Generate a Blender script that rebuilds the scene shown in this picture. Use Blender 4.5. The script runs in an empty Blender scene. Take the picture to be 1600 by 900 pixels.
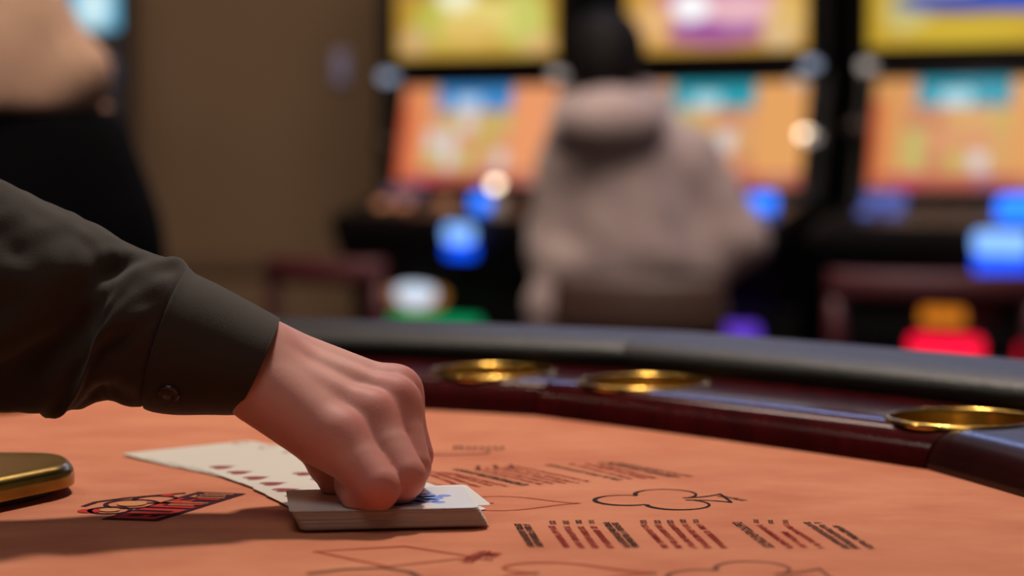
import bpy, bmesh, math, random
import numpy as np
from mathutils import Vector, Matrix, noise

random.seed(7)
SC = bpy.context.scene
COL = SC.collection

def S(r, g, b):
    def f(c):
        c /= 255.0
        return c / 12.92 if c <= 0.04045 else ((c + 0.055) / 1.055) ** 2.4
    return (f(r), f(g), f(b))

# ------------------------------------------------------------------ camera
FPX = 3370.0                       # focal length in pixels of the 1600x900 frame
TILT = math.atan2(224, FPX)
FZ = 0.92                          # height of the felt
CAMZ = FZ + 0.18
cam_d = bpy.data.cameras.new('camera')
cam_d.sensor_width = 36.0
cam_d.lens = FPX / 1600 * 36
cam_d.clip_start = 0.05
cam_d.clip_end = 60
cam_d.dof.use_dof = True
cam_d.dof.focus_distance = 1.06
cam_d.dof.aperture_fstop = 4.6
cam = bpy.data.objects.new('camera', cam_d)
cam.location = (0, 0, CAMZ)
cam.rotation_euler = (math.pi / 2 - TILT, 0, 0)
COL.objects.link(cam)
SC.camera = cam

# ------------------------------------------------------------------ world, lamps, exposure
SC.view_settings.view_transform = 'Standard'
SC.view_settings.look = 'None'
SC.view_settings.gamma = 1.0
SC.view_settings.exposure = 0.0
SC.view_settings.use_curve_mapping = False
w = bpy.data.worlds.new('casino_dim'); SC.world = w; w.use_nodes = True
bg = w.node_tree.nodes['Background']
bg.inputs[0].default_value = (0.9, 0.72, 0.55, 1)
bg.inputs[1].default_value = 0.075

def lamp(name, kind, loc, target, energy, color, **kw):
    d = bpy.data.lights.new(name, kind); d.energy = energy; d.color = color
    for k, v in kw.items():
        setattr(d, k, v)
    o = bpy.data.objects.new(name, d); o.location = loc
    o.rotation_euler = (Vector(target) - Vector(loc)).to_track_quat('-Z', 'Y').to_euler()
    COL.objects.link(o)
    return o

lamp('table_spotlight', 'SPOT', (0.08, 2.22, 3.05), (-0.05, 1.10, 0.93), 194, (1.0, 0.86, 0.74),
     spot_size=math.radians(44), spot_blend=0.8, shadow_soft_size=0.13)
lamp('ceiling_downlight', 'POINT', (-1.45, 1.8, 2.9), (0, 0, 0), 16, (1.0, 0.92, 0.82), shadow_soft_size=0.05)
lamp('ceiling_panel_light', 'AREA', (-0.3, 0.2, 3.2), (-0.05, 1.2, 0.92), 10, (1.0, 0.90, 0.82),
     shape='RECTANGLE', size=1.2, size_y=1.2)
lamp('blue_cove_light', 'AREA', (0.9, 5.7, 2.45), (0.3, 1.4, 0.95), 9, (0.40, 0.52, 1.0),
     shape='RECTANGLE', size=2.4, size_y=0.12)
lamp('slot_aisle_light', 'AREA', (0.3, 4.0, 3.3), (0.5, 5.6, 0.9), 74, (1.0, 0.80, 0.70),
     shape='RECTANGLE', size=1.6, size_y=1.0)
lamp('wall_wash_light', 'AREA', (-0.9, 5.2, 3.3), (-0.7, 7.4, 0.7), 23, (1.0, 0.80, 0.58),
     shape='RECTANGLE', size=1.6, size_y=0.6)

lamp('bystander_fill_light', 'AREA', (-0.45, 1.9, 3.35), (-0.7, 3.0, 1.2), 6.5, (1.0, 0.80, 0.62),
     shape='RECTANGLE', size=0.6, size_y=0.6, spread=math.radians(70))  # added unseen fill lamp that brightens the standing person at the left
for dx_, dy_ in ((-0.6, 2.6), (0.5, 3.0), (1.3, 2.3), (-1.9, 2.9)):
    lamp('ceiling_bulb', 'POINT', (dx_, dy_, 3.3), (0, 0, 0), 3, (1.0, 0.82, 0.55), shadow_soft_size=0.03)

# ------------------------------------------------------------------ helpers
def ray(px, py):
    xc = (px - 800) / FPX; yc = (450 - py) / FPX
    return Vector((xc, math.cos(TILT) + yc * math.sin(TILT), -math.sin(TILT) + yc * math.cos(TILT)))

def P(px, py, D):
    d = ray(px, py)
    return Vector((0, 0, CAMZ)) + d * (D / d.y)

def felt(px, py, z=FZ):
    d = ray(px, py)
    return Vector((0, 0, CAMZ)) + d * ((z - CAMZ) / d.z)

MATS = {}
def mat(name, rgb, rough=0.5, metal=0.0, spec=0.5, coat=0.0, var=None, vscale=20, bump=0.0, bscale=80, vstretch=(1, 1, 1), sheen=0.0, sss=0.0, coat_rough=0.05):
    if name in MATS:
        return MATS[name]
    m = bpy.data.materials.new(name); m.use_nodes = True
    nt = m.node_tree; b = nt.nodes['Principled BSDF']
    c = S(*rgb)
    b.inputs['Base Color'].default_value = (*c, 1)
    b.inputs['Roughness'].default_value = rough
    b.inputs['Metallic'].default_value = metal
    b.inputs['Specular IOR Level'].default_value = spec
    b.inputs['Coat Weight'].default_value = coat
    b.inputs['Coat Roughness'].default_value = coat_rough
    if sheen:
        b.inputs['Sheen Weight'].default_value = sheen
        b.inputs['Sheen Roughness'].default_value = 0.5
    if sss:
        b.inputs['Subsurface Weight'].default_value = sss
        b.inputs['Subsurface Radius'].default_value = (0.008, 0.003, 0.0015)
        b.inputs['Subsurface Scale'].default_value = 1.0
    tc = nt.nodes.new('ShaderNodeTexCoord')
    mp = nt.nodes.new('ShaderNodeMapping'); mp.inputs['Scale'].default_value = vstretch
    nt.links.new(tc.outputs['Object'], mp.inputs['Vector'])
    if var:
        n = nt.nodes.new('ShaderNodeTexNoise'); n.inputs['Scale'].default_value = vscale
        n.inputs['Detail'].default_value = 5; n.inputs['Roughness'].default_value = 0.6
        nt.links.new(mp.outputs[0], n.inputs['Vector'])
        r = nt.nodes.new('ShaderNodeValToRGB')
        r.color_ramp.elements[0].position = 0.32; r.color_ramp.elements[1].position = 0.68
        r.color_ramp.elements[0].color = (*S(*var), 1); r.color_ramp.elements[1].color = (*c, 1)
        nt.links.new(n.outputs['Fac'], r.inputs['Fac'])
        nt.links.new(r.outputs['Color'], b.inputs['Base Color'])
    if bump:
        n2 = nt.nodes.new('ShaderNodeTexNoise'); n2.inputs['Scale'].default_value = bscale
        n2.inputs['Detail'].default_value = 4
        nt.links.new(tc.outputs['Object'], n2.inputs['Vector'])
        bp = nt.nodes.new('ShaderNodeBump'); bp.inputs['Strength'].default_value = bump
        bp.inputs['Distance'].default_value = 0.002
        nt.links.new(n2.outputs['Fac'], bp.inputs['Height'])
        nt.links.new(bp.outputs[0], b.inputs['Normal'])
    MATS[name] = m
    return m

def emit(name, rgb, strength):
    if name in MATS:
        return MATS[name]
    m = bpy.data.materials.new(name); m.use_nodes = True
    b = m.node_tree.nodes['Principled BSDF']
    c = S(*rgb)
    b.inputs['Base Color'].default_value = (*[x * 0.3 for x in c], 1)
    b.inputs['Emission Color'].default_value = (*c, 1)
    b.inputs['Emission Strength'].default_value = strength
    b.inputs['Roughness'].default_value = 0.2
    MATS[name] = m
    return m

def screen_mat(name, strength=1.0):
    if name in MATS:
        return MATS[name]
    m = bpy.data.materials.new(name); m.use_nodes = True
    nt = m.node_tree; b = nt.nodes['Principled BSDF']
    a = nt.nodes.new('ShaderNodeAttribute'); a.attribute_name = 'picture'
    nt.links.new(a.outputs['Color'], b.inputs['Emission Color'])
    b.inputs['Emission Strength'].default_value = strength
    b.inputs['Base Color'].default_value = (0.01, 0.01, 0.01, 1)
    b.inputs['Roughness'].default_value = 0.15
    MATS[name] = m
    return m

def link_mesh(name, me, m=None, parent=None, smooth=False):
    o = bpy.data.objects.new(name, me); COL.objects.link(o)
    if m is not None:
        me.materials.clear(); me.materials.append(m)
    if parent is not None:
        o.parent = parent
    if smooth:
        me.polygons.foreach_set('use_smooth', [True] * len(me.polygons))
    return o

def pyobj(name, verts, faces, m, parent=None, smooth=False):
    me = bpy.data.meshes.new(name)
    me.from_pydata([tuple(v) for v in verts], [], [tuple(int(i) for i in f) for f in faces])
    me.update()
    return link_mesh(name, me, m, parent, smooth)

def bmobj(name, bm, m, parent=None, smooth=False):
    me = bpy.data.meshes.new(name)
    bmesh.ops.recalc_face_normals(bm, faces=bm.faces)
    bm.to_mesh(me); bm.free()
    return link_mesh(name, me, m, parent, smooth)

def empty(name, loc, rz=0.0):
    o = bpy.data.objects.new(name, None); o.empty_display_size = 0.05
    o.location = loc; o.rotation_euler = (0, 0, rz); COL.objects.link(o)
    return o

def tag(o, label=None, cat=None, group=None, kind=None):
    if label: o['label'] = label
    if cat: o['category'] = cat
    if group: o['group'] = group
    if kind: o['kind'] = kind
    return o

def box_bm(bm, c, s, bevel=0.0, rot=None):
    r = bmesh.ops.create_cube(bm, size=1.0)
    vs = r['verts']
    for v in vs:
        v.co = Vector((v.co.x * s[0], v.co.y * s[1], v.co.z * s[2]))
    if bevel:
        es = list({e for v in vs for e in v.link_edges})
        rb = bmesh.ops.bevel(bm, geom=es, offset=bevel, segments=3, affect='EDGES', profile=0.5)
        vs = list({v for f in rb['faces'] for v in f.verts} | {v for v in vs if v.is_valid})
        # bevel keeps connectivity: gather the island
        seen = set(vs); st = list(vs)
        while st:
            v = st.pop()
            for e in v.link_edges:
                o = e.other_vert(v)
                if o not in seen:
                    seen.add(o); st.append(o)
        vs = list(seen)
    for v in vs:
        p = v.co.copy()
        if rot is not None: p = rot @ p
        v.co = p + Vector(c)
    return vs

def box(name, c, s, m, parent=None, bevel=0.0, rot=None):
    bm = bmesh.new(); box_bm(bm, c, s, bevel, rot)
    return bmobj(name, bm, m, parent, smooth=False)

def lathe(name, prof, m, parent=None, n=48, loc=(0, 0, 0), rot=None, sx=1.0, sy=1.0):
    vs, fs = [], []
    k = len(prof)
    for i in range(n):
        a = 2 * math.pi * i / n
        for r, z in prof:
            p = Vector((r * math.cos(a) * sx, r * math.sin(a) * sy, z))
            if rot is not None: p = rot @ p
            vs.append(p + Vector(loc))
    for i in range(n):
        j = (i + 1) % n
        for q in range(k - 1):
            fs.append((i * k + q, j * k + q, j * k + q + 1, i * k + q + 1))
    me = bpy.data.meshes.new(name); me.from_pydata([tuple(v) for v in vs], [], fs); me.update()
    bm = bmesh.new(); bm.from_mesh(me)
    bmesh.ops.remove_doubles(bm, verts=bm.verts, dist=1e-6)
    bmesh.ops.recalc_face_normals(bm, faces=bm.faces)
    bm.to_mesh(me); bm.free()
    return link_mesh(name, me, m, parent, True)

def tube_bm(bm, pts, rad, n=10, cap=True):
    pts = [Vector(p) for p in pts]
    rads = rad if isinstance(rad, (list, tuple)) else [rad] * len(pts)
    rings = []
    t0 = (pts[1] - pts[0]).normalized()
    u = t0.orthogonal().normalized()
    for i, p in enumerate(pts):
        t = (pts[min(i + 1, len(pts) - 1)] - pts[max(i - 1, 0)]).normalized()
        u = (u - t * u.dot(t)).normalized(); v = t.cross(u)
        rings.append([bm.verts.new(p + (u * math.cos(2 * math.pi * k / n) + v * math.sin(2 * math.pi * k / n)) * rads[i]) for k in range(n)])
    for a, b in zip(rings, rings[1:]):
        for k in range(n):
            bm.faces.new((a[k], a[(k + 1) % n], b[(k + 1) % n], b[k]))
    if cap:
        bm.faces.new(rings[0][::-1]); bm.faces.new(rings[-1])

def tube(name, pts, rad, m, parent=None, n=10):
    bm = bmesh.new(); tube_bm(bm, pts, rad, n)
    return bmobj(name, bm, m, parent, True)

def prism(name, poly, z0, z1, m, parent=None, bevel=0.0, smooth=False, segs=3):
    bm = bmesh.new()
    vb = [bm.verts.new((p[0], p[1], z0)) for p in poly]
    f = bm.faces.new(vb)
    r = bmesh.ops.extrude_face_region(bm, geom=[f])
    top = [v for v in r['geom'] if isinstance(v, bmesh.types.BMVert)]
    for v in top: v.co.z = z1
    if bevel:
        es = [e for e in bm.edges if all(abs(v.co.z - z1) < 1e-9 for v in e.verts)]
        bmesh.ops.bevel(bm, geom=es, offset=bevel, segments=segs, affect='EDGES', profile=0.5)
    return bmobj(name, bm, m, parent, smooth)

# ---- signed distance modelling: smooth bodies from tapered capsules and ellipsoids
def smin(a, b, k):
    h = np.clip(0.5 + 0.5 * (b - a) / k, 0, 1)
    return b + (a - b) * h - k * h * (1 - h)

class Grid:
    def __init__(self, lo, hi, h):
        self.lo = np.array(lo, float); self.h = h
        self.n = np.ceil((np.array(hi) - self.lo) / h).astype(int) + 1
        ax = [(self.lo[i] + h * np.arange(self.n[i])).astype(np.float32) for i in range(3)]
        self.X, self.Y, self.Z = np.meshgrid(*ax, indexing='ij')
    def cap(self, a, b, ra, rb):
        a = np.array(a, float); d = np.array(b, float) - a
        L = float(d @ d) + 1e-12
        px, py, pz = self.X - a[0], self.Y - a[1], self.Z - a[2]
        t = np.clip((px * d[0] + py * d[1] + pz * d[2]) / L, 0, 1)
        return np.sqrt((px - t * d[0]) ** 2 + (py - t * d[1]) ** 2 + (pz - t * d[2]) ** 2) - (ra + (rb - ra) * t)
    def ell(self, c, r, R=None):
        px, py, pz = self.X - c[0], self.Y - c[1], self.Z - c[2]
        if R is not None:
            q = [R[i][0] * px + R[i][1] * py + R[i][2] * pz for i in range(3)]
        else:
            q = [px, py, pz]
        k0 = np.sqrt(sum((q[i] / r[i]) ** 2 for i in range(3)))
        k1 = np.sqrt(sum((q[i] / (r[i] * r[i])) ** 2 for i in range(3))) + 1e-9
        return k0 * (k0 - 1) / k1
    def chain(self, pts, rads, k):
        f = None
        for i in range(len(pts) - 1):
            g = self.cap(pts[i], pts[i + 1], rads[i], rads[i + 1])
            f = g if f is None else smin(f, g, k)
        return f
    def mesh(self, f, smooth_it=1):
        s = f < 0
        n = self.n
        idx = -np.ones((n[0] - 1, n[1] - 1, n[2] - 1), np.int64)
        cnt = np.zeros(idx.shape, np.int8)
        for dx in (0, 1):
            for dy in (0, 1):
                for dz in (0, 1):
                    cnt += s[dx:n[0] - 1 + dx, dy:n[1] - 1 + dy, dz:n[2] - 1 + dz]
        act = (cnt > 0) & (cnt < 8)
        ijk = np.argwhere(act)
        idx[act] = np.arange(len(ijk))
        acc = np.zeros((len(ijk), 3)); num = np.zeros(len(ijk))
        corners = [(0, 0, 0), (1, 0, 0), (0, 1, 0), (1, 1, 0), (0, 0, 1), (1, 0, 1), (0, 1, 1), (1, 1, 1)]
        val = [f[ijk[:, 0] + c[0], ijk[:, 1] + c[1], ijk[:, 2] + c[2]].astype(float) for c in corners]
        for a in range(8):
            for b in range(a + 1, 8):
                d = np.array(corners[b]) - np.array(corners[a])
                if np.abs(d).sum() != 1: continue
                m = (val[a] < 0) != (val[b] < 0)
                t = np.where(m, val[a] / (val[a] - val[b] + 1e-15), 0)
                acc += m[:, None] * (np.array(corners[a]) + t[:, None] * d)
                num += m
        V = self.lo + self.h * (ijk + acc / num[:, None])
        faces = []
        for ax in range(3):
            o = [i for i in range(3) if i != ax]
            sl0 = [slice(None)] * 3; sl1 = [slice(None)] * 3
            sl0[ax] = slice(0, -1); sl1[ax] = slice(1, None)
            for q in o:
                sl0[q] = slice(1, -1); sl1[q] = slice(1, -1)
            A = s[tuple(sl0)]; B = s[tuple(sl1)]
            e = np.argwhere(A != B)
            flip = A[A != B]
            for q in o: e[:, q] += 1
            def at(du, dv):
                c = e.copy(); c[:, o[0]] += du; c[:, o[1]] += dv
                return idx[c[:, 0], c[:, 1], c[:, 2]]
            quad = np.stack([at(-1, -1), at(0, -1), at(0, 0), at(-1, 0)], 1)
            if ax == 1: flip = ~flip
            quad[~flip] = quad[~flip][:, ::-1]
            faces.append(quad)
        F = np.concatenate(faces)
        F = F[(F >= 0).all(1)]
        for _ in range(smooth_it):
            accv = np.zeros_like(V); c = np.zeros(len(V))
            for a, b in ((0, 1), (1, 2), (2, 3), (3, 0)):
                np.add.at(accv, F[:, a], V[F[:, b]]); np.add.at(accv, F[:, b], V[F[:, a]])
                np.add.at(c, F[:, a], 1); np.add.at(c, F[:, b], 1)
            V = V * 0.4 + 0.6 * accv / np.maximum(c, 1)[:, None]
        return V, F

def np_mesh(name, V, F, m, parent=None):
    me = bpy.data.meshes.new(name)
    me.vertices.add(len(V)); me.vertices.foreach_set('co', V.astype(np.float32).ravel())
    me.loops.add(F.size); me.loops.foreach_set('vertex_index', F.astype(np.int32).ravel())
    me.polygons.add(len(F)); me.polygons.foreach_set('loop_start', np.arange(0, F.size, 4, dtype=np.int32))
    me.update(calc_edges=True); me.validate()
    return link_mesh(name, me, m, parent, True)

def sdf_part(name, m, parent, lo, hi, h, build, it=2):
    g = Grid(lo, hi, h)
    V, F = g.mesh(build(g), it)
    return np_mesh(name, V, F, m, parent)

# ------------------------------------------------------------------ materials
M_FELT = mat('orange_felt', (210, 138, 106), 0.92, spec=0.1, var=(192, 116, 88), vscale=13, vstretch=(1, 1.4, 1), bump=0.25, bscale=1400)
M_WOOD = mat('burgundy_lacquer', (70, 15, 18), 0.13, spec=0.45, coat=0.0, var=(50, 9, 12), vscale=14, vstretch=(6, 1, 1), coat_rough=0.03)
M_WOOD2 = mat('dark_burgundy_lacquer', (48, 19, 18), 0.2, spec=0.35, coat=0.0, var=(36, 10, 11), vscale=14, coat_rough=0.12)
M_VINYL = mat('black_vinyl', (24, 21, 17), 0.38, spec=0.35, bump=0.35, bscale=420)
M_BRASS = mat('polished_brass', (222, 178, 88), 0.22, metal=1.0)
M_BRASS2 = mat('worn_brass', (178, 150, 74), 0.26, metal=1.0, var=(150, 118, 56), vscale=40)
M_CARD = mat('white_card_stock', (226, 218, 205), 0.35, spec=0.5)
M_CARDTOP = mat('glossy_card_face', (232, 230, 228), 0.22, spec=0.6)
M_PIP = mat('card_red_ink', (140, 26, 28), 0.4)
M_BLUEINK = mat('card_blue_ink', (112, 142, 222), 0.4)
M_REDINK = mat('felt_red_ink', (158, 44, 40), 0.9, spec=0.1)
M_REDFADE = mat('felt_faded_red_ink', (182, 84, 58), 0.9, spec=0.1)
M_BLACKINK = mat('felt_black_ink', (44, 30, 34), 0.9, spec=0.1)
M_GREYINK = mat('felt_grey_ink', (122, 78, 62), 0.9, spec=0.1)
M_LOGORED = mat('felt_logo_red', (182, 50, 44), 0.9, spec=0.1)
M_LOGODK = mat('felt_logo_maroon', (62, 22, 34), 0.9, spec=0.1)
M_LOGOCR = mat('felt_logo_cream', (206, 140, 96), 0.9, spec=0.1)
M_SHIRT = mat('black_shirt_cloth', (51, 43, 37), 0.85, spec=0.2, bump=0.2, bscale=1500, sheen=0.15)
M_BLACK = mat('black_plastic', (14, 13, 15), 0.4)
M_BLACKG = mat('black_gloss', (10, 10, 13), 0.15)
M_DARKMET = mat('dark_metal', (52, 50, 54), 0.3, metal=0.8)
M_CHROME = mat('chrome', (190, 190, 195), 0.12, metal=1.0)
M_WALL = mat('brown_wall_paint', (124, 100, 77), 0.85, var=(119, 96, 73), vscale=2)
M_TRIM = mat('brown_wood_trim', (104, 80, 58), 0.6)
M_DARKWALL = mat('black_wall_panel', (16, 14, 15), 0.7)
M_FLOOR = mat('dark_red_carpet', (58, 24, 26), 0.95, var=(34, 20, 30), vscale=6)
M_CEIL = mat('dark_ceiling', (40, 34, 30), 0.9)
M_BURG = mat('burgundy_leather', (78, 30, 38), 0.45, bump=0.2, bscale=200)
M_BROWNLEA = mat('brown_leather', (74, 54, 46), 0.5, bump=0.2, bscale=200)
M_JACKET = mat('grey_fleece', (180, 162, 158), 0.9, var=(160, 142, 142), vscale=12, sheen=0.3)
M_TROUSER = mat('grey_trousers', (84, 76, 82), 0.9)
M_HAIR = mat('dark_hair', (13, 9, 10), 0.7, spec=0.2)
M_SKINFAR = mat('far_skin', (196, 150, 124), 0.5)
M_BLOUSE = mat('beige_blouse', (200, 164, 140), 0.85, var=(184, 146, 128), vscale=6)
M_BLACKTR = mat('black_trousers', (8, 8, 11), 0.9, spec=0.05)

# ------------------------------------------------------------------ room
def struct(o):
    o['kind'] = 'structure'
    return o

struct(box('floor', (0, 4, -0.05), (9.0, 12.0, 0.1), M_FLOOR))
struct(box('ceiling', (0, 4, 3.55), (9.0, 12.0, 0.1), M_CEIL))
WY = 7.9
XE = (592 - 800) / FPX * WY
struct(box('wall_back', ((-4.5 + XE) / 2, WY + 0.05, 1.75), (XE + 4.5, 0.1, 3.5), M_WALL))
struct(box('wall_right', ((XE + 4.5) / 2, WY + 0.05, 1.75), (4.5 - XE, 0.1, 3.5), M_DARKWALL))
struct(box('wall_left', (-4.45, 4, 1.75), (0.1, 12.0, 3.5), M_WALL))
struct(box('trim_1', ((-4.5 + XE) / 2, WY - 0.012, CAMZ - (412 - 226) / FPX * WY), (XE + 4.5, 0.03, 0.07), M_TRIM, bevel=0.006))
struct(box('baseboard_back', ((-4.5 + XE) / 2, WY - 0.01, 0.07), (XE + 4.5, 0.024, 0.14), M_TRIM, bevel=0.005))

# ------------------------------------------------------------------ gaming table
TC = Vector((-0.387, 0.844)); TR = 0.70
SEG = math.radians(26.2); J0 = math.radians(29.2)
def rad_at(a):
    t = ((a - J0) / SEG) % 1.0
    return TR + 0.007 - 0.014 * (1 - (2 * t - 1) ** 2)
def rim(a, u):
    r = rad_at(a) + u
    return Vector((TC.x + r * math.cos(a), TC.y + r * math.sin(a)))
A0 = J0 - 4 * SEG; A1 = J0 + 3 * SEG       # seven player segments

table = empty('card_table', (TC.x, TC.y, 0))
tag(table, 'curved casino card table with orange printed felt, burgundy rail and black padded armrest', 'card table')
def tadd(o):
    o.parent = table
    o.matrix_parent_inverse = Matrix.Translation((-TC.x, -TC.y, 0))
    return o

na = 140
arc = [rim(A0 + (A1 - A0) * i / na, 0.004) for i in range(na + 1)]
tadd(prism('felt_top', arc, FZ - 0.03, FZ, M_FELT))
arc2 = [rim(A0 + (A1 - A0) * i / na, 0.13) for i in range(na + 1)]
tadd(prism('table_apron', arc2, FZ - 0.16, FZ - 0.031, M_WOOD2))
tadd(box('pedestal', (TC.x + 0.12, TC.y + 0.03, 0.40), (0.34, 0.7, 0.72), M_WOOD2, bevel=0.02))
tadd(box('foot_plate', (TC.x + 0.12, TC.y + 0.03, 0.02), (0.6, 1.0, 0.04), M_BLACK, bevel=0.01))

def sweep(name, prof, a0, a1, n, m, caps=True):
    vs, fs = [], []
    k = len(prof)
    for i in range(n + 1):
        a = a0 + (a1 - a0) * i / n
        for u, z in prof:
            p = rim(a, u); vs.append((p.x, p.y, z))
    for i in range(n):
        for q in range(k):
            q2 = (q + 1) % k
            fs.append((i * k + q, i * k + q2, (i + 1) * k + q2, (i + 1) * k + q))
    if caps:
        fs.append(tuple(range(k))); fs.append(tuple(n * k + q for q in range(k))[::-1])
    me = bpy.data.meshes.new(name); me.from_pydata(vs, [], fs); me.update()
    bm = bmesh.new(); bm.from_mesh(me); bmesh.ops.recalc_face_normals(bm, faces=bm.faces); bm.to_mesh(me); bm.free()
    o = link_mesh(name, me, m, None, True)
    me.set_sharp_from_angle(angle=math.radians(50))
    return tadd(o)

rail_prof = [(0.0, FZ - 0.03), (0.0, FZ + 0.003), (0.0015, FZ + 0.008), (0.005, FZ + 0.0135), (0.010, FZ + 0.0175), (0.016, FZ + 0.0202),
             (0.022, FZ + 0.0214), (0.030, FZ + 0.0217), (0.10, FZ + 0.0224), (0.200, FZ + 0.0224), (0.200, FZ - 0.03)]
gap = 0.0011
for s in range(7):
    a0 = A0 + SEG * s + gap; a1 = A0 + SEG * (s + 1) - gap
    sweep('wood_rail', rail_prof, a0, a1, 24, M_WOOD if s != 3 else M_WOOD2)
pad_prof = []
for i in range(28):
    a = 2 * math.pi * i / 28
    ca, sa = math.cos(a), math.sin(a)
    pad_prof.append((0.168 + 0.060 * math.copysign(abs(ca) ** 0.8, ca), FZ + 0.0275 + 0.0160 * math.copysign(abs(sa) ** 0.8, sa)))
for s in range(7):
    a0 = A0 + SEG * s + 0.0005; a1 = A0 + SEG * (s + 1) - 0.0005
    sweep('armrest_pad', pad_prof, a0, a1, 24, M_VINYL)

def cup_holder(a, u=0.056):
    c = rim(a, u); z = FZ + 0.0221
    prof = [(0.0, -0.045), (0.037, -0.045), (0.0395, -0.04), (0.0412, -0.002), (0.0415, 0.0004), (0.0420, 0.0011), (0.0432, 0.0012),
            (0.0444, 0.0007), (0.0448, -0.0012)]
    return tadd(lathe('cup_holder', prof, M_BRASS, None, 64, (c.x, c.y, z)))
def cut_cup(a, u=0.056):
    return rim(a, u)
CUPS = [math.radians(60.3), math.radians(51.0), math.radians(31.4)]
for a in CUPS:
    cup_holder(a)
# openings for the cup holders in the rail: boolean cutters applied at once
def cut_holes():
    dg = bpy.context.evaluated_depsgraph_get
    for o in [o for o in table.children if o.name.startswith('wood_rail')] + [o for o in table.children if o.name.startswith('table_apron')]:
        cutters = []
        for a in CUPS:
            c = rim(a, 0.056)
            bm = bmesh.new()
            bmesh.ops.create_cone(bm, cap_ends=True, segments=48, radius1=0.0424, radius2=0.0424, depth=0.10,
                                  matrix=Matrix.Translation((c.x, c.y, FZ + 0.0216 - 0.01 + 0.012)))
            me = bpy.data.meshes.new('cut'); bm.to_mesh(me); bm.free()
            k = bpy.data.objects.new('cut', me); COL.objects.link(k); cutters.append(k)
            md = o.modifiers.new('b', 'BOOLEAN'); md.object = k; md.operation = 'DIFFERENCE'; md.solver = 'EXACT'
        bpy.context.view_layer.update()
        ev = o.evaluated_get(dg())
        me2 = bpy.data.meshes.new_from_object(ev)
        o.modifiers.clear(); old = o.data; o.data = me2; me2.name = o.name
        for k in cutters:
            bpy.data.objects.remove(k)
cut_holes()

# ---- flat print on the felt (thin ink layer)
INKZ = FZ + 0.0003
def ink_quads(name, quads, m):
    vs, fs = [], []
    for q in quads:
        b = len(vs)
        for p in q: vs.append((p[0], p[1], INKZ))
        fs.append(tuple(range(b, b + len(q))))
    me = bpy.data.meshes.new(name); me.from_pydata(vs, [], fs); me.update()
    bm = bmesh.new(); bm.from_mesh(me)
    for f in bm.faces:
        f.normal_update()
        if f.normal.z < 0: f.normal_flip()
    bm.to_mesh(me); bm.free()
    return tadd(link_mesh(name, me, m))

def stroke(pts, w0, closed=False, widths=None):
    pts = [Vector((p[0], p[1])) for p in pts]
    n = len(pts); L, R = [], []
    for i in range(n):
        a = pts[(i - 1) % n] if (closed or i > 0) else pts[i]
        b = pts[(i + 1) % n] if (closed or i < n - 1) else pts[i]
        t = (b - a).normalized(); nn = Vector((-t.y, t.x))
        w = (widths[i] if widths else w0) / 2
        L.append(pts[i] + nn * w); R.append(pts[i] - nn * w)
    return [(L[i], R[i], R[(i + 1) % n], L[(i + 1) % n]) for i in range(n if closed else n - 1)]

def fxy(px, py):
    p = felt(px, py); return Vector((p.x, p.y))

def heart_shape(n=48):
    out = []
    for i in range(1, n):
        t = 2 * math.pi * i / n
        x = 16 * math.sin(t) ** 3
        y = 13 * math.cos(t) - 5 * math.cos(2 * t) - 2 * math.cos(3 * t) - math.cos(4 * t)
        out.append(Vector((x / 32.0, (y + 2.5) / 29.0)))
    return out

def heart_print(c, length, width, ang, lw, m):
    R = Matrix.Rotation(ang, 2)
    pts = [R @ Vector((-p.y * length, p.x * width)) + c for p in heart_shape(64)]
    return ink_quads('heart_outline', stroke(pts, lw, True), m)

def club_print(c, s, ang, m, lwk=1.0):
    R = Matrix.Rotation(ang, 2)
    lobes = [Vector((0, 0.27)), Vector((-0.25, -0.10)), Vector((0.25, -0.10))]
    rr = 0.245
    q = []
    for li, L in enumerate(lobes):
        run = []
        for i in range(97):
            a = 2 * math.pi * i / 96 + (math.radians(250) if li == 0 else math.radians(35) if li == 1 else math.radians(145))
            p = L + Vector((math.cos(a), math.sin(a))) * rr
            inside = any((p - K).length < rr for K in lobes if K is not L) or (p.y < -0.1 and abs(p.x) < 0.055) or p.length < 0.16
            if inside:
                if len(run) > 3: q += stroke(run, 0, widths=ws)
                run = []; ws = []
            else:
                if not run: ws = []
                run.append(R @ (Vector((p.x, p.y)) * s) + c)
                ws.append(s * 0.022 * lwk * (1.0 + 0.9 * max(0, math.cos(a - math.radians(120)))))
        if len(run) > 3: q += stroke(run, 0, widths=ws)
    for sg in (-1, 1):
        run = []
        for i in range(9):
            t = i / 8
            p = Vector((sg * (0.055 + 0.15 * t ** 2.2), -0.20 - 0.34 * t))
            run.append(R @ (p * s) + c)
        q += stroke(run, s * 0.026 * lwk)
    q += stroke([R @ (Vector((x, -0.54)) * s) + c for x in (-0.21, 0, 0.21)], s * 0.022 * lwk)
    return ink_quads('club_outline', q, m)

rg = random.Random(3)
def word_row(a, b, h, fill=0.75, gaps=0.12):
    """one row of small letter strokes running from a to b, h tall (to the left of the run)"""
    a = Vector(a); b = Vector(b); d = (b - a); L = d.length; d.normalize(); n = Vector((-d.y, d.x))
    x = 0; q = []
    w = h * 0.62; st = h * 0.2
    def r(x0, y0, x1, y1):
        q.append([a + d * x0 + n * y0, a + d * x1 + n * y0, a + d * x1 + n * y1, a + d * x0 + n * y1])
    while x + w < L:
        if rg.random() < gaps:
            x += w * 0.8; continue
        k = rg.randrange(5)
        r(x, 0, x + st, h)
        if k in (0, 1, 3): r(x, h - st, x + w, h)
        if k in (0, 2, 4): r(x, 0, x + w, st)
        if k in (1, 2, 3): r(x, h * 0.42, x + w, h * 0.42 + st)
        if k in (0, 1, 4): r(x + w - st, 0, x + w, h)
        x += w * 1.28
    return q

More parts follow.
